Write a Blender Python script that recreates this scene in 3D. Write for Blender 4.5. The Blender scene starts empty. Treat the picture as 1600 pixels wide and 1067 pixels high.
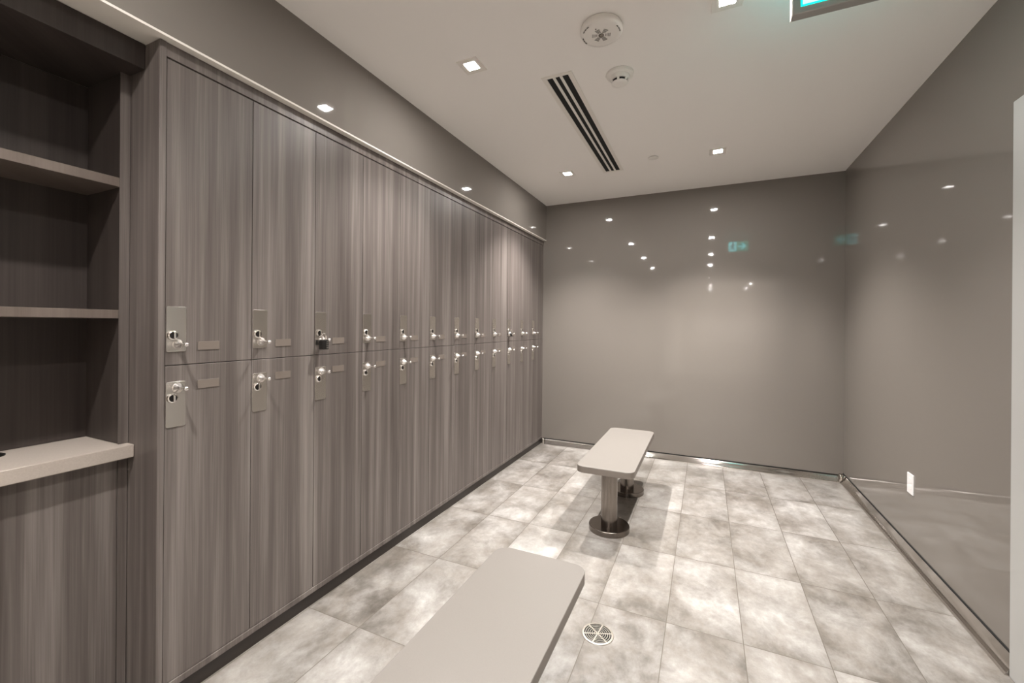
import bpy, math, random
from mathutils import Vector, Matrix
random.seed(7)
C = bpy.context.scene.collection
scene = bpy.context.scene

# ---------------------------------------------------------------- camera
CAM_H = 1.326
yaw, pitch, roll = math.radians(-24.658), 0.0, math.radians(0.427)
fw = Vector((math.sin(yaw)*math.cos(pitch), math.cos(yaw)*math.cos(pitch), math.sin(pitch)))
rt = Vector((math.cos(yaw), -math.sin(yaw), 0)); up = rt.cross(fw)
rt, up = rt*math.cos(roll)+up*math.sin(roll), -rt*math.sin(roll)+up*math.cos(roll)
cd = bpy.data.cameras.new('camera'); cam = bpy.data.objects.new('camera', cd); C.objects.link(cam)
cam.matrix_world = Matrix(((rt.x, up.x, -fw.x, 0), (rt.y, up.y, -fw.y, 0), (rt.z, up.z, -fw.z, CAM_H), (0, 0, 0, 1)))
cd.sensor_fit = 'HORIZONTAL'; cd.sensor_width = 36; cd.lens = 36*660.05/1600
cd.shift_x = 0.0; cd.shift_y = -(533.5-508.787)/1600
cd.clip_start = 0.02
scene.camera = cam

# ---------------------------------------------------------------- world, exposure, lamp values
w = bpy.data.worlds.new('world'); scene.world = w; w.use_nodes = True
w.node_tree.nodes['Background'].inputs[0].default_value = (1.0, 0.93, 0.86, 1)
w.node_tree.nodes['Background'].inputs[1].default_value = 0.3
vs = scene.view_settings; vs.view_transform = 'Standard'; vs.look = 'None'; vs.gamma = 1; vs.use_curve_mapping = False
vs.exposure = 0.62
WARM = (1.0, 0.96, 0.92)
SPOT_W = 120.0          # each recessed spot
SPOT_DEG = 106; SPOT_BLEND = 1.0
DISC_E = 600.0

# ---------------------------------------------------------------- room dimensions (metres)
D = 4.506; H = 2.683; R = 1.084; XW = -1.650; ZS = 2.287; XD = -1.684; LW = 0.305; Y0 = 0.818; ZM = 1.179
YB = -1.7; XBK = -2.16; YC = -8.6; ZT0 = 0.056

# ---------------------------------------------------------------- materials
def mat(name, col=(.5, .5, .5), rough=.5, metal=0., spec=.5, emis=None, es=0., coat=0., coat_r=.03):
    m = bpy.data.materials.new(name); m.use_nodes = True
    b = m.node_tree.nodes['Principled BSDF']
    b.inputs['Base Color'].default_value = (*col, 1); b.inputs['Roughness'].default_value = rough
    b.inputs['Metallic'].default_value = metal; b.inputs['Specular IOR Level'].default_value = spec
    b.inputs['Coat Weight'].default_value = coat; b.inputs['Coat Roughness'].default_value = coat_r
    if emis: b.inputs['Emission Color'].default_value = (*emis, 1); b.inputs['Emission Strength'].default_value = es
    return m
class NT:
    def __init__(s, m): s.t = m.node_tree; s.b = s.t.nodes['Principled BSDF']
    def n(s, typ, **k):
        o = s.t.nodes.new(typ)
        for a, v in k.items(): setattr(o, a, v)
        return o
    def l(s, a, b): s.t.links.new(a, b)
    def math(s, op, a, b=None, c=None):
        o = s.n('ShaderNodeMath', operation=op)
        for i, v in enumerate((a, b, c)):
            if v is None: continue
            if isinstance(v, (int, float)): o.inputs[i].default_value = v
            else: s.l(v, o.inputs[i])
        return o.outputs[0]
    def comb(s, x, y, z):
        o = s.n('ShaderNodeCombineXYZ')
        for i, v in enumerate((x, y, z)):
            if isinstance(v, (int, float)): o.inputs[i].default_value = v
            else: s.l(v, o.inputs[i])
        return o.outputs[0]
    def noise(s, vec, scale=1, detail=3, rough=.5, dist=0.):
        o = s.n('ShaderNodeTexNoise'); s.l(vec, o.inputs['Vector'])
        o.inputs['Scale'].default_value = scale; o.inputs['Detail'].default_value = detail
        o.inputs['Roughness'].default_value = rough; o.inputs['Distortion'].default_value = dist
        return o.outputs[0]
    def ramp(s, f, stops, interp='LINEAR'):
        o = s.n('ShaderNodeValToRGB'); s.l(f, o.inputs[0]); o.color_ramp.interpolation = interp
        e = o.color_ramp.elements
        e[0].position, e[0].color = stops[0][0], (*stops[0][1], 1); e[1].position, e[1].color = stops[-1][0], (*stops[-1][1], 1)
        for p, c in stops[1:-1]:
            x = e.new(p); x.color = (*c, 1)
        return o.outputs[0]
    def mix(s, f, a, b, blend='MIX'):
        o = s.n('ShaderNodeMix', data_type='RGBA', blend_type=blend)
        for i, v in ((0, f), (6, a), (7, b)):
            if isinstance(v, (int, float)): o.inputs[i].default_value = v
            elif isinstance(v, tuple): o.inputs[i].default_value = (*v, 1)
            else: s.l(v, o.inputs[i])
        return o.outputs[2]
    def bump(s, h, st=.1, d=.002):
        o = s.n('ShaderNodeBump'); s.l(h, o.inputs['Height']); o.inputs['Strength'].default_value = st
        o.inputs['Distance'].default_value = d; s.l(o.outputs[0], s.b.inputs['Normal'])

def pos(t):
    g = t.n('ShaderNodeNewGeometry'); sp = t.n('ShaderNodeSeparateXYZ'); t.l(g.outputs['Position'], sp.inputs[0])
    return sp.outputs
def wood(name, dark, mid, light, rough=.42):
    m = mat(name, mid, rough, spec=.35); t = NT(m); x, y, z = pos(t)
    s = t.math('ADD', y, t.math('MULTIPLY', x, 1.07))
    broad = t.noise(t.comb(t.math('MULTIPLY', s, 9), t.math('MULTIPLY', z, .22), 3.1), 1, 2, .5)
    midn = t.noise(t.comb(t.math('MULTIPLY', s, 42), t.math('MULTIPLY', z, .7), 8.7), 1, 3, .55)
    fine = t.noise(t.comb(t.math('MULTIPLY', s, 230), t.math('MULTIPLY', z, 3.0), 1.3), 1, 3, .6)
    v = t.math('ADD', t.math('MULTIPLY', broad, .40), t.math('ADD', t.math('MULTIPLY', midn, .40), t.math('MULTIPLY', fine, .20)))
    t.l(t.ramp(v, [(.33, dark), (.50, mid), (.66, light)]), t.b.inputs['Base Color'])
    t.bump(fine, .08, .0008)
    return m
M = {}
M['wood'] = wood('grey_wood_laminate', (.074, .060, .054), (.138, .117, .107), (.246, .217, .198))
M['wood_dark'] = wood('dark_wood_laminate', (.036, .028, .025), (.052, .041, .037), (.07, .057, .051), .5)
M['toe'] = mat('toe_kick_laminate', (.026, .020, .017), .45)
M['glass_wall'] = mat('back_painted_taupe_glass', (.205, .184, .164), .035, spec=.42)
t = NT(M['glass_wall']); x, y, z = pos(t)
nz = t.noise(t.comb(x, y, z), 1.3, 2); t.bump(nz, .02, .01)
M['ceil'] = mat('ceiling_paint', (.90, .87, .84), .9, spec=.2)
t = NT(M['ceil']); x, y, z = pos(t); t.bump(t.noise(t.comb(x, y, z), 160, 3), .05, .001)
M['soffit'] = mat('soffit_paint', (.80, .76, .70), .7, spec=.3)
M['paint'] = mat('hall_wall_paint', (.72, .68, .63), .6)
M['chrome'] = mat('chrome', (.86, .83, .80), .08, 1.)
M['steel'] = mat('brushed_steel', (.25, .222, .20), .22, 1.)
t = NT(M['steel']); x, y, z = pos(t)
n1 = t.noise(t.comb(t.math('MULTIPLY', x, 6), t.math('MULTIPLY', y, 6), t.math('MULTIPLY', z, 320)), 1, 2); t.bump(n1, .12, .0004)
M['plate'] = mat('satin_lock_plate', (.68, .645, .605), .26, 1.)
M['knob'] = mat('satin_chrome', (.92, .90, .88), .24, 1.)
M['shelfm'] = wood('shelf_wood_laminate', (.12, .095, .08), (.15, .12, .103), (.18, .146, .126))
M['base_steel'] = mat('polished_steel_baseboard', (.56, .53, .50), .10, 1.)
M['bench'] = mat('bench_laminate', (.275, .248, .223), .42, spec=.4)
t = NT(M['bench']); x, y, z = pos(t)
t.l(t.mix(t.noise(t.comb(x, y, z), 260, 2), (.19, .173, .157), (.208, .19, .173)), t.b.inputs['Base Color'])
M['bench_edge'] = mat('bench_edge_tone', (.20, .172, .15), .45, spec=.4)  # slightly darker, browner tone than the seat top
M['counter'] = mat('counter_laminate', (.46, .40, .35), .45)
t = NT(M['counter']); x, y, z = pos(t)
t.l(t.mix(t.noise(t.comb(x, y, z), 240, 2), (.40, .345, .30), (.50, .44, .39)), t.b.inputs['Base Color'])
M['black'] = mat('black_plastic', (.010, .009, .009), .35)
M['void'] = mat('dark_duct', (.006, .006, .006), .8)
M['white'] = mat('white_plastic', (.80, .77, .73), .4)
M['whitemetal'] = mat('white_enamel', (.80, .76, .71), .35)
M['grey_slot'] = mat('grille_recess', (.16, .145, .13), .6)
M['outlet'] = mat('outlet_plastic', (.86, .84, .84), .35)
M['door'] = mat('door_frame_paint', (.45, .445, .43), .45)
M['lamp'] = mat('lamp_lens', (1, 1, 1), .4, emis=(1.0, .965, .925), es=DISC_E)
M['label'] = mat('number_plate_acrylic', (.20, .168, .145), .12, spec=.6)
M['drain'] = mat('drain_steel', (.62, .57, .50), .3, .9)
M['signgreen'] = mat('sign_green', (0, .3, .2), .4, emis=(.0, .95, .70), es=1.6)
M['signwhite'] = mat('sign_white', (.8, .8, .8), .4, emis=(.05, .78, .84), es=6)
M['signman'] = mat('sign_dark_green', (.0, .08, .07), .5, emis=(.0, .10, .12), es=.6)
M['signbox'] = mat('sign_housing', (.33, .32, .30), .4, .3)

# floor tiles: stacked 305 x 610 mm porcelain
M['tile'] = mat('cloudy_porcelain_tiles', (.6, .55, .5), .33, spec=.4)
t = NT(M['tile']); x, y, z = pos(t)
TX, TY = -.153, 2.015
u = t.math('DIVIDE', t.math('SUBTRACT', x, TX), .305); v = t.math('DIVIDE', t.math('SUBTRACT', y, TY), .61)
iu, iv = t.math('FLOOR', u), t.math('FLOOR', v); fu, fv = t.math('FRACT', u), t.math('FRACT', v)
wn = t.n('ShaderNodeTexWhiteNoise', noise_dimensions='2D'); t.l(t.comb(iu, iv, 0), wn.inputs['Vector'])
sp = t.n('ShaderNodeSeparateColor'); t.l(wn.outputs['Color'], sp.inputs[0])
ox = t.math('MULTIPLY', sp.outputs[0], 31.); oy = t.math('MULTIPLY', sp.outputs[1], 47.)
flip = t.math('SUBTRACT', t.math('MULTIPLY', t.math('GREATER_THAN', sp.outputs[2], .5), 2), 1)
pv = t.comb(t.math('ADD', t.math('MULTIPLY', x, flip), ox), t.math('ADD', t.math('MULTIPLY', y, .8), oy), 0)
cloud = t.noise(pv, 5.0, 9, .66, .35)
blot = t.noise(pv, 2.3, 5, .6, .2)
veinn = t.noise(pv, 2.6, 8, .68, .3)
vein = t.math('POWER', t.math('SUBTRACT', 1, t.math('ABSOLUTE', t.math('MULTIPLY', t.math('SUBTRACT', veinn, .5), 7.0)), ), 3.)
vein = t.math('MAXIMUM', vein, 0)
grit = t.noise(pv, 21, 8, .78, .1)
val = t.math('ADD', t.math('MULTIPLY', cloud, .46), t.math('ADD', t.math('MULTIPLY', blot, .35), t.math('MULTIPLY', grit, .19)))
val = t.math('ADD', val, t.math('MULTIPLY', t.math('SUBTRACT', sp.outputs[0], .5), .075))
edd = t.math('MULTIPLY', t.math('SUBTRACT', 1, t.math('MULTIPLY', t.math('MINIMUM', t.math('MULTIPLY', t.math('MINIMUM', fu, t.math('SUBTRACT', 1, fu)), .305), t.math('MULTIPLY', t.math('MINIMUM', fv, t.math('SUBTRACT', 1, fv)), .61)), 22)), blot)
val = t.math('SUBTRACT', val, t.math('MULTIPLY', t.math('MAXIMUM', edd, 0), .07))
col = t.ramp(val, [(.35, (.078, .068, .058)), (.43, (.155, .142, .127)), (.50, (.258, .242, .225)), (.57, (.365, .35, .332)), (.65, (.54, .525, .504))])
col = t.mix(t.math('MULTIPLY', vein, .28), col, (.24, .205, .17))
spk = t.noise(pv, 38, 4, .7); col = t.mix(t.math('MULTIPLY', t.math('SUBTRACT', spk, .35), .35), col, (.33, .29, .25))
gw = .0016
eu = t.math('MINIMUM', fu, t.math('SUBTRACT', 1, fu)); ev = t.math('MINIMUM', fv, t.math('SUBTRACT', 1, fv))
ed = t.math('MINIMUM', t.math('MULTIPLY', eu, .305), t.math('MULTIPLY', ev, .61))
gr = t.math('LESS_THAN', ed, gw)
t.l(t.mix(gr, col, (.15, .132, .112)), t.b.inputs['Base Color'])
t.l(t.math('ADD', .30, t.math('MULTIPLY', gr, .5)), t.b.inputs['Roughness'])
t.bump(t.math('ADD', t.math('MULTIPLY', t.math('MINIMUM', ed, .003), 300), t.math('MULTIPLY', cloud, .35)), .35, .001)

# ---------------------------------------------------------------- mesh helpers
class MB:
    def __init__(s): s.v = []; s.f = []; s.m = []
    def add(s, vs_, fs, mi=0):
        n = len(s.v); s.v += [tuple(a) for a in vs_]; s.f += [tuple(n+i for i in f) for f in fs]; s.m += [mi]*len(fs); return s
    def box(s, x0, x1, y0, y1, z0, z1, mi=0):
        v = [(x0, y0, z0), (x1, y0, z0), (x1, y1, z0), (x0, y1, z0), (x0, y0, z1), (x1, y0, z1), (x1, y1, z1), (x0, y1, z1)]
        return s.add(v, [(0, 3, 2, 1), (4, 5, 6, 7), (0, 1, 5, 4), (1, 2, 6, 5), (2, 3, 7, 6), (3, 0, 4, 7)], mi)
    def lathe(s, prof, n=32, c=(0, 0, 0), axis='z', mi=0, cap=True):
        """prof: (radius, height) pairs, turned about the axis through c"""
        ring = []
        for r, h in prof:
            ring.append([s._ax(c, axis, r*math.cos(2*math.pi*k/n), r*math.sin(2*math.pi*k/n), h) for k in range(n)])
        vs_ = [p for g in ring for p in g]; fs = []
        for i in range(len(prof)-1):
            for k in range(n):
                a, b = i*n+k, i*n+(k+1) % n; fs.append((a, b, b+n, a+n))
        if cap:
            fs.append(tuple(range(n))[::-1]); fs.append(tuple((len(prof)-1)*n+k for k in range(n)))
        return s.add(vs_, fs, mi)
    def _ax(s, c, axis, a, b, h):
        if axis == 'z': return (c[0]+a, c[1]+b, c[2]+h)
        if axis == 'x': return (c[0]+h, c[1]+a, c[2]+b)
        return (c[0]+b, c[1]+h, c[2]+a)
    def prism(s, pts, h0, h1, axis='z', mi=0):
        n = len(pts)
        if axis == 'z': f = lambda a, b, h: (a, b, h)
        elif axis == 'x': f = lambda a, b, h: (h, a, b)
        else: f = lambda a, b, h: (a, h, b)
        vs_ = [f(a, b, h0) for a, b in pts]+[f(a, b, h1) for a, b in pts]
        fs = [tuple(range(n))[::-1], tuple(range(n, 2*n))]+[(i, (i+1) % n, (i+1) % n+n, i+n) for i in range(n)]
        return s.add(vs_, fs, mi)
    def tube(s, pts, r, n=10, mi=0):
        pts = [Vector(p) for p in pts]; rings = []; prev = None
        for i, p in enumerate(pts):
            d = (pts[min(i+1, len(pts)-1)]-pts[max(i-1, 0)]).normalized()
            a = prev-d*prev.dot(d) if prev is not None else d.orthogonal()
            a.normalize(); prev = a; b = d.cross(a)
            rings.append([p+a*r*math.cos(2*math.pi*k/n)+b*r*math.sin(2*math.pi*k/n) for k in range(n)])
        vs_ = [q for g in rings for q in g]; fs = []
        for i in range(len(pts)-1):
            for k in range(n):
                a, b = i*n+k, i*n+(k+1) % n; fs.append((a, b, b+n, a+n))
        fs += [tuple(range(n))[::-1], tuple((len(pts)-1)*n+k for k in range(n))]
        return s.add(vs_, fs, mi)
    def build(s, name, mats, parent=None, bevel=0., seg=2, ang=35, origin=None):
        me = bpy.data.meshes.new(name)
        o3 = Vector(origin) if origin else Vector((0, 0, 0))
        me.from_pydata([tuple(Vector(a)-o3) for a in s.v], [], s.f)
        for m in (mats if isinstance(mats, (list, tuple)) else [mats]): me.materials.append(m)
        for p, mi in zip(me.polygons, s.m): p.material_index = mi; p.use_smooth = True
        import bmesh
        bm = bmesh.new(); bm.from_mesh(me)
        bmesh.ops.recalc_face_normals(bm, faces=bm.faces)
        bm.to_mesh(me); bm.free()
        me.set_sharp_from_angle(angle=math.radians(ang))
        o = bpy.data.objects.new(name, me); C.objects.link(o); o.location = o3
        if parent: o.parent = parent
        if bevel:
            b = o.modifiers.new('bevel', 'BEVEL'); b.width = bevel; b.segments = seg; b.limit_method = 'ANGLE'
            b.angle_limit = math.radians(40); b.harden_normals = False
        return o
def thing(name, label, cat, loc=(0, 0, 0), group=None):
    o = bpy.data.objects.new(name, None); C.objects.link(o); o.location = loc; o.empty_display_size = .1
    return tag(o, label, cat, group)
def tag(o, label, cat, group=None):
    o['label'] = label; o['category'] = cat
    if group: o['group'] = group
    return o
def struct(name, mb, m, **k):
    o = mb.build(name, m, **k); o['kind'] = 'structure'; return o
def part_label(o, s): o['label'] = s; return o
def rrect(x0, x1, y0, y1, r, n=8):
    pts = []
    for cx, cy, a0 in ((x1-r, y0+r, -90), (x1-r, y1-r, 0), (x0+r, y1-r, 90), (x0+r, y0+r, 180)):
        for k in range(n+1):
            a = math.radians(a0+90*k/n); pts.append((cx+r*math.cos(a), cy+r*math.sin(a)))
    return pts
def copy_tree(o, parent=None):
    c = o.copy(); C.objects.link(c); c.parent = parent
    for ch in list(o.children): copy_tree(ch, c)
    return c

# ---------------------------------------------------------------- room shell
struct('floor', MB().box(XBK-.1, 2.3, YC, D+.1, -.10, 0), M['tile'])
struct('ceiling', MB().box(XBK-.1, 2.3, YC, D+.1, H, H+.1), M['ceil'])
struct('wall_back', MB().box(XBK-.1, R+.1, D, D+.1, 0, H), M['glass_wall'])
# right wall, with a doorway cut for door_1
DY0, DY1, DZ = 1.16, 2.205, 2.135
wr = MB().box(R, R+.1, DY1, D, 0, H).box(R, R+.1, YB, DY0, 0, H).box(R, R+.1, DY0, DY1, DZ, H)
struct('wall_right', wr, M['glass_wall'])
struct('wall_left', MB().box(XBK-.1, XBK, YB, D, 0, ZS), M['paint'])
struct('wall_bulkhead', MB().box(XBK-.1, XW, YB, D, ZS+.008, H), M['glass_wall'])
struct('ceiling_soffit', MB().box(XBK-.1, XW+.002, YB, D, ZS, ZS+.008), M['soffit'])
# wall behind the viewer with the passage the back wall mirrors
OX0 = -.9
struct('wall_front', MB().box(XBK-.1, OX0, YB-.1, YB, 0, H).box(OX0, 2.3, YB-.1, YB, 2.38, H).box(R, 2.3, YB-.1, YB, 0, 2.38), M['glass_wall'])
struct('wall_passage', MB().box(OX0-.1, OX0, YC, YB-.1, 0, H).box(1.75, 1.85, YC, YB-.1, 0, H).box(OX0, 1.75, YC-.1, YC, 0, H), M['paint'])
# metal baseboards
def cove(h): return [(0, 0), (.034, 0), (.034, .002), (.026, .014), (.018, .031), (.0125, .046), (.007, h), (0, h)]
bb = MB().prism([(D-a, b) for a, b in cove(.052)], -1.672, R, 'x')
struct('baseboard_back', bb, M['base_steel'], ang=50)
bb = MB()
pf = [(R-a, b) for a, b in cove(.072)]
bb.prism([(a, b) for a, b in pf], DY1+.062, D-.002, 'y').lathe([(.020, .0), (.020, .066), (.012, .074)], 20, (R-.022, D-.022, 0))
struct('baseboard_right', bb, M['base_steel'], ang=50)
struct('trim_1', MB().box(-1.672, R, D-.004, D-.0005, .0525, .060), M['void'])
struct('trim_2', MB().box(R-.004, R-.0005, DY1+.062, D-.005, .0725, .078), M['void'])
struct('trim_3', MB().lathe([(.014, .0), (.014, .056), (.009, .062)], 20, (-1.660, D-.030, 0)), M['chrome'])
# door and frame on the right wall (only its edge is in view)
dr = thing('door_1', None, None, (R, 1.7, 0)); del dr['label']; del dr['category']; dr['kind'] = 'structure'
def ch(name, mb, m, root, **k):
    o = mb.build(name, m, **k); o.parent = root; o.matrix_parent_inverse = Matrix.Translation(-root.location); return o
ch('door_frame', MB().box(R-.022, R+.10, DY1-.03, DY1+.06, 0, DZ+.06).box(R-.022, R+.10, DY0-.06, DY0+.03, 0, DZ+.06).box(R-.022, R+.10, DY0+.03, DY1-.03, DZ-.03, DZ+.06), M['door'], dr, bevel=.003)
ch('door_leaf', MB().box(R+.03, R+.07, DY0+.032, DY1-.032, .01, DZ-.032), M['door'], dr, bevel=.002)
ch('door_handle', MB().lathe([(.026, 0), (.026, -.012), (.010, -.014), (.010, -.05)], 20, (R+.03, DY0+.10, 1.0), 'x').tube([(R-.02, DY0+.10, 1.0), (R-.02, DY0+.22, 1.0)], .009), M['steel'], dr)

# ---------------------------------------------------------------- lockers
ORD = ['first', 'second', 'third', 'fourth', 'fifth', 'sixth', 'seventh', 'eighth', 'ninth', 'tenth', 'eleventh', 'twelfth']
XF = XD            # door face
G = .0013          # half gap between doors
ZB, ZTOP = ZT0+.024, 2.236
YL1 = Y0+12*LW
def make_locker(upper):
    """body, door, lock plate, cam lock, pull knob and number plate in local coordinates (x=0 is the door face)"""
    h0, h1 = (ZM, ZTOP) if upper else (ZB, ZM)
    t_ = thing('locker', '', 'locker', (XF, 0, h0), 'two-tier lockers along the left wall')
    hh = h1-h0
    ins = .007
    MB().box(-.45, -.021, ins, LW-ins, ins, hh-ins).build('body', M['wood_dark'], t_)
    d = MB().box(-.018, 0, G, LW-G, G, hh-G).build('door', M['wood'], t_, bevel=.0012)
    d.parent = t_
    # plate: 62 x 158 mm, starting almost at the door's left edge
    p0 = (1.226-ZM) if upper else (.964-ZB); p1 = p0+.158
    pl = MB().prism(rrect(.004, .066, p0, p1, .006, 4), .0002, .0022, 'x').build('lock_plate', M['plate'], d, bevel=.0006)
    lz = (1.284-ZM) if upper else (1.066-ZB)
    kz = (1.252-ZM) if upper else (1.100-ZB)
    lk = MB().lathe([(.0165, .002), (.0172, .005), (.0160, .010), (.0125, .012), (.0120, .009)], 28, (0, .022, lz), 'x', cap=False)
    lk = lk.build('cam_lock', M['chrome'], d, ang=50)
    part_label(MB().lathe([(.0121, .0095), (0, .0096)], 24, (0, .022, lz), 'x', cap=False).build('keyhole', M['black'], lk), 'dark recess')
    MB().prism(rrect(.0190, .0250, lz-.011, lz+.011, .002, 3), .009, .021, 'x').build('hasp', M['chrome'], lk, bevel=.0008)
    kn = MB().lathe([(.0180, .002), (.0175, .005), (.0125, .013), (.0075, .021), (.0046, .029), (.0044, .042), (.0065, .046), (.0078, .051), (.0072, .056), (.003, .059)], 24, (0, .040, kz), 'x')
    kn = kn.build('pull_knob', M['knob'], d, ang=60)
    n0 = (1.229-ZM) if upper else (1.088-ZB)
    nb = MB().prism(rrect(.104, .179, n0, n0+.031, .002, 3), .0002, .0020, 'x').build('number_plate', M['label'], d, bevel=.0005)
    return t_
protos = {True: make_locker(True), False: make_locker(False)}
SPECIAL_U = {2: 'with a black padlock', 9: 'with a silver padlock'}
for upper in (True, False):
    for i in range(12):
        o = protos[upper] if i == 0 else copy_tree(protos[upper])
        o.location.y = Y0+i*LW
        row = 'upper' if upper else 'lower'
        if i == 0: where = 'beside the end panel next to the open shelves'
        elif i == 11: where = 'last one, against the back wall'
        else: where = 'counted from the open shelves'
        extra = ''
        if upper and i in SPECIAL_U: extra = ', '+SPECIAL_U[i]
        if i in (0, 11) :
            lab = 'grey wood-grain %s locker %s' % (row, where)
        elif extra: lab = '%s %s grey wood locker from the shelves%s' % (ORD[i], row, extra)
        else: lab = '%s grey wood-grain locker in the %s row, %s' % (ORD[i], row, where)
        o['label'] = lab
        o['group'] = '%s lockers along the left wall' % row
# surround: end panel, top rail, toe kick
sr = thing('locker_surround', 'grey wood-grain end panel, top rail and dark toe kick framing the whole locker bank', 'locker frame', (XF, Y0, 0))
ch('end_panel', MB().box(XBK, XF+.006, Y0-.022, Y0-.002, 0, ZS-.001), M['wood'], sr, bevel=.001)
ch('top_rail', MB().box(XF-.020, XF+.004, Y0-.002, D-.001, ZTOP+.002, ZS-.001), M['wood'], sr, bevel=.001)
part_label(ch('toe_kick', MB().box(XF-.03, XF-.002, Y0-.002, D-.012, 0, ZT0), M['toe'], sr), 'dark recessed plinth')
ch('bottom_rail', MB().box(XF-.020, XF+.004, Y0-.002, D-.001, ZT0+.001, ZB), M['wood'], sr, bevel=.001)
ch('filler_strip', MB().box(XF-.020, XF, YL1+.002, D-.001, ZB+.001, ZTOP), M['wood'], sr)
ch('back_panel', MB().box(XBK+.002, XBK+.012, Y0, D-.001, 0, ZS-.002), M['wood_dark'], sr)

# ---------------------------------------------------------------- padlocks
def padlock(y, z, body_m, dials, label, w_=.040, h_=.046, d_=.022, rot=0., x=XF+.033):
    t_ = thing('padlock', label, 'padlock', (x, y, z), 'padlocks on the lockers')
    b = MB().prism(rrect(-w_/2, w_/2, -h_, 0, .006, 4), -d_/2, d_/2, 'x').build('body', body_m, t_, bevel=.002)
    pts = [(0, -.012, -.004), (0, -.012, .018)]+[(0, -.012*math.cos(a), .018+.012*math.sin(a)) for a in [math.pi*k/8 for k in range(1, 8)]]+[(0, .012, .018), (0, .012, -.004)]
    MB().tube(pts, .0032).build('shackle', M['chrome'], t_)
    if dials:
        for k in range(4):
            MB().lathe([(.0068, -.0038), (.0078, -.003), (.0078, .003), (.0068, .0038)], 20, (d_/2-.003, .012, -.008-.0098*k), 'z').build('dial', M['dialm'], b)
    else:
        MB().box(d_/2, d_/2+.002, -w_*.3, w_*.3, -h_*.75, -h_*.2).build('face_plate', M['chrome'], b, bevel=.001)
    t_.rotation_euler = (0, 0, rot)
    return t_
M['dialm'] = mat('dial_grey', (.16, .15, .14), .3, .5)
padlock(Y0+2*LW+.026, 1.252, M['black'], True, 'black combination padlock with dials on the third upper locker from the shelves')
padlock(Y0+9*LW+.026, 1.258, M['black'], False, 'small silver and black padlock on the tenth upper locker near the back wall', .030, .032, .018, 0.)

# ---------------------------------------------------------------- open shelves, base cabinet, counter
XC = -1.862; YCB0 = -.62; YP = Y0-.022
sc = thing('open_shelf_unit', 'dark wood open shelving above the counter, left of the lockers', 'shelving', (XC, .1, .901))
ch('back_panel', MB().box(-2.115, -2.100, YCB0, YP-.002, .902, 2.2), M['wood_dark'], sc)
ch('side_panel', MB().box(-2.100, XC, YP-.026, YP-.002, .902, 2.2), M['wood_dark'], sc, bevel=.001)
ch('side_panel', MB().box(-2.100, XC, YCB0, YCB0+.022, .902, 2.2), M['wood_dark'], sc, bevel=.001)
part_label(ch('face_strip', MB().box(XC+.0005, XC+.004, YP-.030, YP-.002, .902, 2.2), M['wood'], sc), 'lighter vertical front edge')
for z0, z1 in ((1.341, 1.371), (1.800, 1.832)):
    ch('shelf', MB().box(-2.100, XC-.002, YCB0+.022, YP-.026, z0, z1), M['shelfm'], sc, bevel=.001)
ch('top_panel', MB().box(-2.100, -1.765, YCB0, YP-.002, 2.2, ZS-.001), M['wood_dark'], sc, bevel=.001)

bc = thing('base_cabinet', 'grey wood-grain base cabinet with flat door beneath the counter', 'cabinet', (XC, .1, 0))
ch('carcass', MB().box(-2.15, XC-.021, YCB0, YP-.002, .03, .855), M['wood_dark'], bc)
ch('door', MB().box(XC-.018, XC, -.05, YP-.030, .032, .853), M['wood'], bc, bevel=.001)
ch('door', MB().box(XC-.018, XC, YCB0, -.053, .032, .853), M['wood'], bc, bevel=.001)
ch('filler_strip', MB().box(XC-.018, XC, YP-.0288, YP-.002, .032, .853), M['wood'], bc, bevel=.001)
ch('toe_kick', MB().box(XC-.08, XC-.06, YCB0, YP-.002, 0, .03), M['toe'], bc)
ct = MB().box(-2.15, -1.819, YCB0, YP-.001, .856, .901).build('countertop', M['counter'], bevel=.0025, origin=(-1.98, .1, .856))
tag(ct, 'pale grey-beige laminate countertop ledge projecting below the open shelves', 'counter')
gm = MB().lathe([(.036, 0), (.036, .003), (.030, .006), (.0, .0065)], 32, (-2.045, .520, .9012), 'z', cap=False).build('cable_grommet', M['black'], origin=(-2.045, .520, .9012))
tag(gm, 'dark round cap lying on the counter at the left edge of the photo', 'cap')

# ---------------------------------------------------------------- benches
def make_bench():
    t_ = thing('bench', '', 'bench', (0, 0, 0), 'steel-pedestal changing benches')
    wx, ly, zt, th = .180, .565, .442, .040
    MB().prism(rrect(-wx, wx, -ly, ly, .052, 10), zt-.0035, zt).build('seat', M['bench'], t_, bevel=.0012)
    part_label(MB().prism(rrect(-wx, wx, -ly, ly, .052, 10), zt-th, zt-.0036).build('seat_edge', M['bench_edge'], t_, bevel=.0012), 'darker grey-brown edge')
    for s in (-1, 1):
        yy = s*.345-.045
        leg = MB().lathe([(.0525, .034), (.0525, zt-th-.008)], 40, (0, yy, 0)).build('leg', M['steel'], t_)
        MB().lathe([(.130, 0), (.130, .031), (.127, .034), (.056, .0345)], 56, (0, yy, 0)).build('base_plate', M['steel'], leg)
        MB().lathe([(.075, zt-th-.008), (.075, zt-th)], 32, (0, yy, 0)).build('mounting_plate', M['steel'], leg)
    return t_
b0 = make_bench(); b0.location = (-.568, 3.175, 0)
b0['label'] = 'far pedestal bench standing near the back wall, both steel legs visible'
b1 = copy_tree(b0); b1.location = (-.568, .965, 0)
b1['label'] = 'near bench beside the floor drain, its pale top cut off by the photo bottom'

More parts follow.
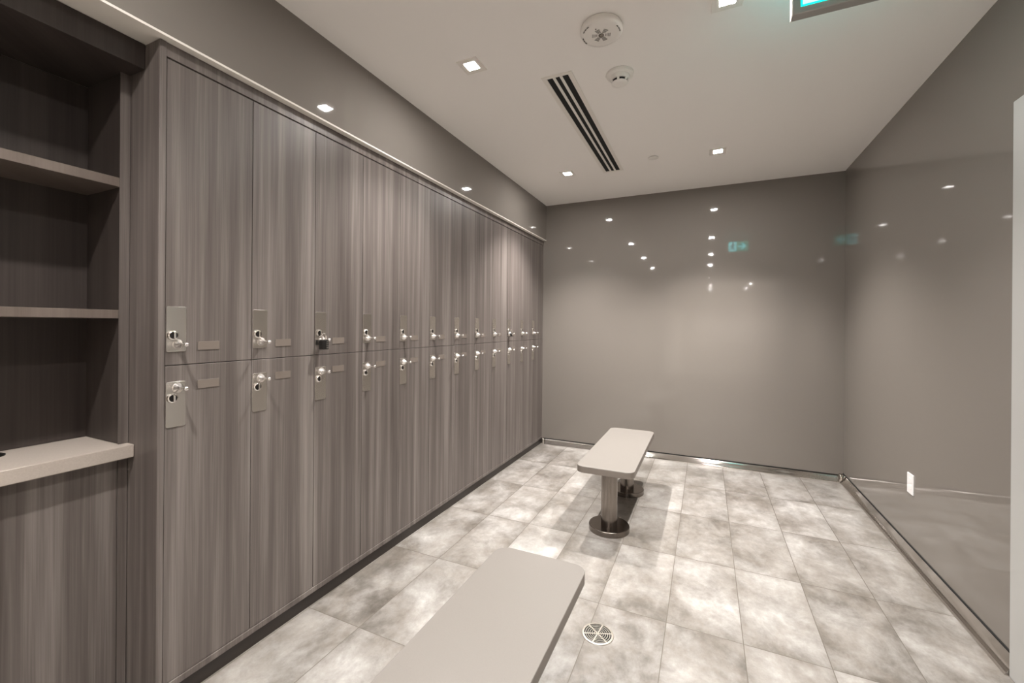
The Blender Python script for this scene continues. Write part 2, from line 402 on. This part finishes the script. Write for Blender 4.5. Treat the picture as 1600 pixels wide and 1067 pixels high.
# ---------------------------------------------------------------- floor drain
dn = thing('floor_drain', 'round slotted steel floor drain set in the tiles right of the near bench', 'drain', (-.415, 1.813, 0))
part_label(MB().lathe([(.058, .0004), (0, .0005)], 40, cap=False).build('drain_well', M['void'], dn), 'dark opening')
g_ = MB()
g_.lathe([(.058, .0006), (.058, .0030), (.066, .0026), (.068, .0003)], 48, cap=False)
for r0, r1 in ((.0500, .0524), (.0408, .0432), (.0318, .0342), (.0228, .0252), (.0138, .0162)):
    g_.lathe([(r0, .0010), (r0, .0030), (r1, .0030), (r1, .0010)], 40, cap=False)
g_.lathe([(.0065, .0010), (.0065, .0030), (.001, .0030)], 20, cap=False)
for k in range(6):
    a = math.radians(60*k+22); ca, sa = math.cos(a), math.sin(a)
    pts = [(r_*ca-q*sa, r_*sa+q*ca) for r_, q in ((.005, -.0022), (.060, -.0030), (.060, .0030), (.005, .0022))]
    g_.prism(pts, .0010, .0031)
g_.build('grate', M['drain'], dn)

# ---------------------------------------------------------------- outlet
ou = thing('wall_outlet', 'small white outlet cover plate low on the right wall', 'outlet', (R, 3.182, .43))
MB().prism(rrect(-.040, .040, -.058, .058, .004, 3), -.006, 0, 'x').build('cover_plate', M['outlet'], ou, bevel=.0015)
for s in (-1, 1):
    MB().prism(rrect(-.017, .017, s*.02-.014, s*.02+.014, .008, 5), -.0072, -.006, 'x').build('socket', M['outlet'], ou)

# ---------------------------------------------------------------- ceiling fixtures
def downlight(x, y, label, k_=1.):
    t_ = thing('recessed_downlight', label, 'ceiling light', (x, y, H), 'square recessed downlights in the ceiling')
    s, q = .060, .031
    tr = MB()
    outer = [(-s, -s), (s, -s), (s, s), (-s, s)]; inner = [(-q, -q), (q, -q), (q, q), (-q, q)]
    v = [(a, b, 0) for a, b in outer]+[(a*.97, b*.97, -.0045) for a, b in outer]+[(a, b, -.003) for a, b in inner]+[(a*.95, b*.95, -.0005) for a, b in inner]
    f = []
    for k in range(4):
        j = (k+1) % 4
        f += [(k, j, j+4, k+4), (k+4, j+4, j+8, k+8), (k+8, j+8, j+12, k+12)]
    tr.add(v, f); tr.build('trim', M['whitemetal'], t_, ang=20)
    MB().prism([(a*.95, b*.95) for a, b in inner], -.0018, -.0006).build('lens', M['lamp'], t_)
    ld = bpy.data.lights.new('spot', 'SPOT'); ld.energy = SPOT_W*k_; ld.color = WARM; ld.spot_size = math.radians(SPOT_DEG)
    ld.spot_blend = SPOT_BLEND; ld.shadow_soft_size = .02
    lo = bpy.data.objects.new('lamp', ld); C.objects.link(lo); lo.location = (0, 0, -.034); lo.parent = t_
    return t_
LAMPS = [(-1.122, 1.915, 'square downlight in the ceiling nearest the camera on the locker side'),
         (-1.128, 3.620, 'square downlight near the back wall, left of the slot diffuser'),
         (.075, 3.620, 'square downlight near the back wall on the right side of the ceiling'),
         (.072, 1.955, 'square downlight at the top edge of the photo beside the exit sign'),
         (.078, .330, 'square downlight overhead behind the exit sign, seen only mirrored in the back wall'),
         (-1.128, .330, 'square downlight over the open shelves, seen only mirrored in the walls'),
         (.078, -1.2, 'added square downlight behind the viewer by the passage, filling the camera end'),  # added out of view for ambient light around the camera
         (-1.128, -1.2, 'added square downlight behind the viewer on the shelf side, filling the camera end'),  # its partner, likewise added to fill the camera end
         (.13, -6.0, 'square downlight far down the passage, nearer of the mirrored pair'),
         (.13, -7.7, 'square downlight at the far end of the passage, mirrored small'),
         (1.26, -6.0, 'square downlight on the outer side of the passage, nearer one'),
         (1.26, -7.7, 'square downlight on the outer side of the passage, farther one'),
         (.4, -3.6, 'added square downlight midway along the passage for soft fill')]  # unseen lamp added so the passage gives soft fill from behind
for i, (x_, y_, lb) in enumerate(LAMPS): downlight(x_, y_, lb, 2.6 if y_ < -3 else 1.75 if y_ > 3 else .82 if y_ > 1 else .66)

# slot diffuser
sd = thing('slot_diffuser', 'long white linear slot air diffuser with three black slots in the ceiling', 'air vent', (-.744, 2.945, H))
hx, hy = .086, .780
fr = MB().box(-hx, hx, -hy, -hy+.022, -.004, 0).box(-hx, hx, hy-.022, hy, -.004, 0)
fr.box(-hx, -hx+.026, -hy+.022, hy-.022, -.004, 0).box(hx-.026, hx, -hy+.022, hy-.022, -.004, 0)
fr.build('frame', M['whitemetal'], sd, bevel=.0008)
part_label(MB().box(-hx+.026, hx-.026, -hy+.022, hy-.022, -.0012, -.0002).build('duct_opening', M['void'], sd), 'black opening')
for cx_ in (-.0195, .0195):
    MB().box(cx_-.008, cx_+.008, -hy+.022, hy-.022, -.0045, -.0012).build('slot_bar', M['white'], sd, bevel=.001)

# large round alarm
al = thing('round_ceiling_alarm', 'large round white ceiling alarm with a slotted centre near the top of the photo', 'alarm', (-.440, 1.905, H))
MB().lathe([(.088, 0), (.093, -.010), (.093, -.026), (.088, -.034), (.070, -.037), (.0, -.038)], 56, cap=False).build('housing', M['white'], al, ang=50)
s_ = MB()
for k in range(6):
    a = math.radians(60*k+15); ca, sa = math.cos(a), math.sin(a)
    for r_ in (.020, .0262, .0324, .0386):
        hw = .0045+.16*r_
        pts = [(rr*ca-q*sa, rr*sa+q*ca) for rr, q in ((r_-.0014, -hw), (r_+.0014, -hw), (r_+.0014, hw), (r_-.0014, hw))]
        s_.prism(pts, -.0386, -.0376)
part_label(s_.build('sounder_slots', M['grey_slot'], al), 'dark slots')
MB().lathe([(.0125, -.0376), (.0115, -.0415), (.006, -.0430), (.0, -.0432)], 24, cap=False).build('test_button', M['steel'], al)
MB().lathe([(.0035, -.037), (.0030, -.0392), (0, -.0393)], 12, (-.014, -.048, 0), cap=False).build('indicator', M['grey_slot'], al)
e_ = MB()
for a0 in (-20, 160, 215):
    for k in range(3):
        a = math.radians(a0+11*k); ca, sa = math.cos(a), math.sin(a)
        pts = [(rr*ca-q*sa, rr*sa+q*ca) for rr, q in ((.0800, -.0055), (.0845, -.0055), (.0845, .0055), (.0800, .0055))]
        e_.prism(pts, -.0372, -.0352)
e_.build('rim_slots', M['grey_slot'], al)

# smoke detector
sm = thing('smoke_detector', 'small white stepped smoke detector between the large alarm and the slot diffuser', 'smoke detector', (-.430, 2.300, H))
MB().lathe([(.073, 0), (.074, -.004), (.070, -.012), (.052, -.017), (.050, -.019)], 48).build('base', M['white'], sm)
MB().lathe([(.052, -.017), (.050, -.026), (.0455, -.034)], 48, cap=False).build('collar', M['white'], sm, ang=50)
MB().lathe([(.0385, -.030), (.0385, -.050)], 40).build('sensing_chamber', M['void'], sm)
MB().lathe([(.0455, -.0335), (.0455, -.037), (.0395, -.037)], 40, cap=False).build('upper_ring', M['white'], sm)
p_ = MB()
for k in range(6):
    a = math.radians(60*k+30); 
    for q in (-.14,):
        c1, s1 = math.cos(a+q), math.sin(a+q); c2, s2 = math.cos(a+q+.28), math.sin(a+q+.28)
        p_.add([(.0395*c1, .0395*s1, -.036), (.0455*c1, .0455*s1, -.036), (.0455*c2, .0455*s2, -.036), (.0395*c2, .0395*s2, -.036),
                (.0375*c1, .0375*s1, -.050), (.0430*c1, .0430*s1, -.050), (.0430*c2, .0430*s2, -.046), (.0375*c2, .0375*s2, -.046)],
               [(0, 1, 2, 3), (4, 5, 6, 7), (0, 1, 5, 4), (1, 2, 6, 5), (2, 3, 7, 6), (3, 0, 4, 7)])
p_.build('ribs', M['white'], sm)
MB().lathe([(.0425, -.049), (.042, -.052), (.030, -.057), (.022, -.058), (0, -.0585)], 40).build('cap', M['white'], sm, ang=50)

# concealed sprinkler cover
sp_ = MB().lathe([(.034, -.0005), (.040, -.004), (.040, -.0065), (.036, -.008), (0, -.0085)], 40, (-.393, 3.545, H), cap=False).build('sprinkler_cover', M['white'], origin=(-.393, 3.545, H))
tag(sp_, 'flat round white sprinkler cover in the ceiling near the back wall', 'sprinkler')

# exit sign, hung across the room, legend on both faces
SX0, SX1, SZ0, SZ1, SY = .277, .585, 2.446, 2.640, 1.812
ex = thing('exit_sign', 'green running-man exit sign with arrow hanging from ceiling at the top of photo', 'exit sign', ((SX0+SX1)/2, SY, SZ0))
ch('housing', MB().box(SX0, SX1, SY-.020, SY+.020, SZ0, SZ1), M['signbox'], ex, bevel=.003)
part_label(ch('side_trim', MB().box(SX0-.004, SX0-.0005, SY-.021, SY+.021, SZ0-.001, SZ1), M['whitemetal'], ex, bevel=.001), 'bright metal edge')
ch('canopy', MB().box(SX0+.08, SX1-.08, SY-.035, SY+.035, H-.022, H).box(SX0+.12, SX1-.12, SY-.012, SY+.012, SZ1, H-.022), M['signbox'], ex, bevel=.002)
for s in (-1, 1):
    yf = SY+s*.020
    pr_ = lambda d: sorted((yf+s*(d-.001), yf+s*d))
    a, b = pr_(.0015)
    leg = ch('legend_panel', MB().box(SX0+.022, SX1-.018, a, b, SZ0+.022, SZ1-.022), M['signgreen'], ex)
    a, b = pr_(.0027)
    x0, z0 = SX0+.028, SZ0+.028; wd, hd = .105, .138
    def sub(name, mb, m):
        o = mb.build(name, m); o.parent = leg
    sub('doorway_symbol', MB().box(x0, x0+wd, a, b, z0, z0+hd), M['signwhite'])
    a2, b2 = pr_(.0039); mm = MB()
    def P(u_, v_): return (x0+wd*u_, z0+hd*v_)
    mm.prism([(P(.60, .85)[0]+.011*math.cos(k*math.pi/8), P(.60, .85)[1]+.011*math.sin(k*math.pi/8)) for k in range(16)], a2, b2, 'y')
    def limb(p, q, w0, w1):
        p, q = P(*p), P(*q); dx, dz = q[0]-p[0], q[1]-p[1]; L_ = math.hypot(dx, dz); nx, nz_ = -dz/L_, dx/L_
        mm.prism([(p[0]+nx*w0, p[1]+nz_*w0), (q[0]+nx*w1, q[1]+nz_*w1), (q[0]-nx*w1, q[1]-nz_*w1), (p[0]-nx*w0, p[1]-nz_*w0)], a2, b2, 'y')
    limb((.56, .74), (.44, .42), .011, .008)
    limb((.50, .72), (.22, .62), .005, .004); limb((.24, .63), (.12, .46), .0045, .004)
    limb((.60, .73), (.80, .58), .005, .004); limb((.78, .58), (.95, .62), .0045, .004)
    limb((.46, .46), (.68, .30), .0065, .0055); limb((.66, .32), (.72, .05), .0055, .0045)
    limb((.44, .44), (.34, .20), .0065, .0055); limb((.36, .22), (.04, .16), .0055, .0045)
    sub('running_figure', mm, M['signman'])
    ax0, az = x0+wd+.018, z0+hd/2; am = MB()
    am.prism([(ax0, az-.011), (ax0+.075, az-.011), (ax0+.075, az+.011), (ax0, az+.011)], a, b, 'y')
    for sg in (-1, 1):
        am.prism([(ax0+.110, az), (ax0+.060, az+sg*.052), (ax0+.033, az+sg*.052), (ax0+.080, az)], a, b, 'y')
    sub('arrow_symbol', am, M['signwhite'])
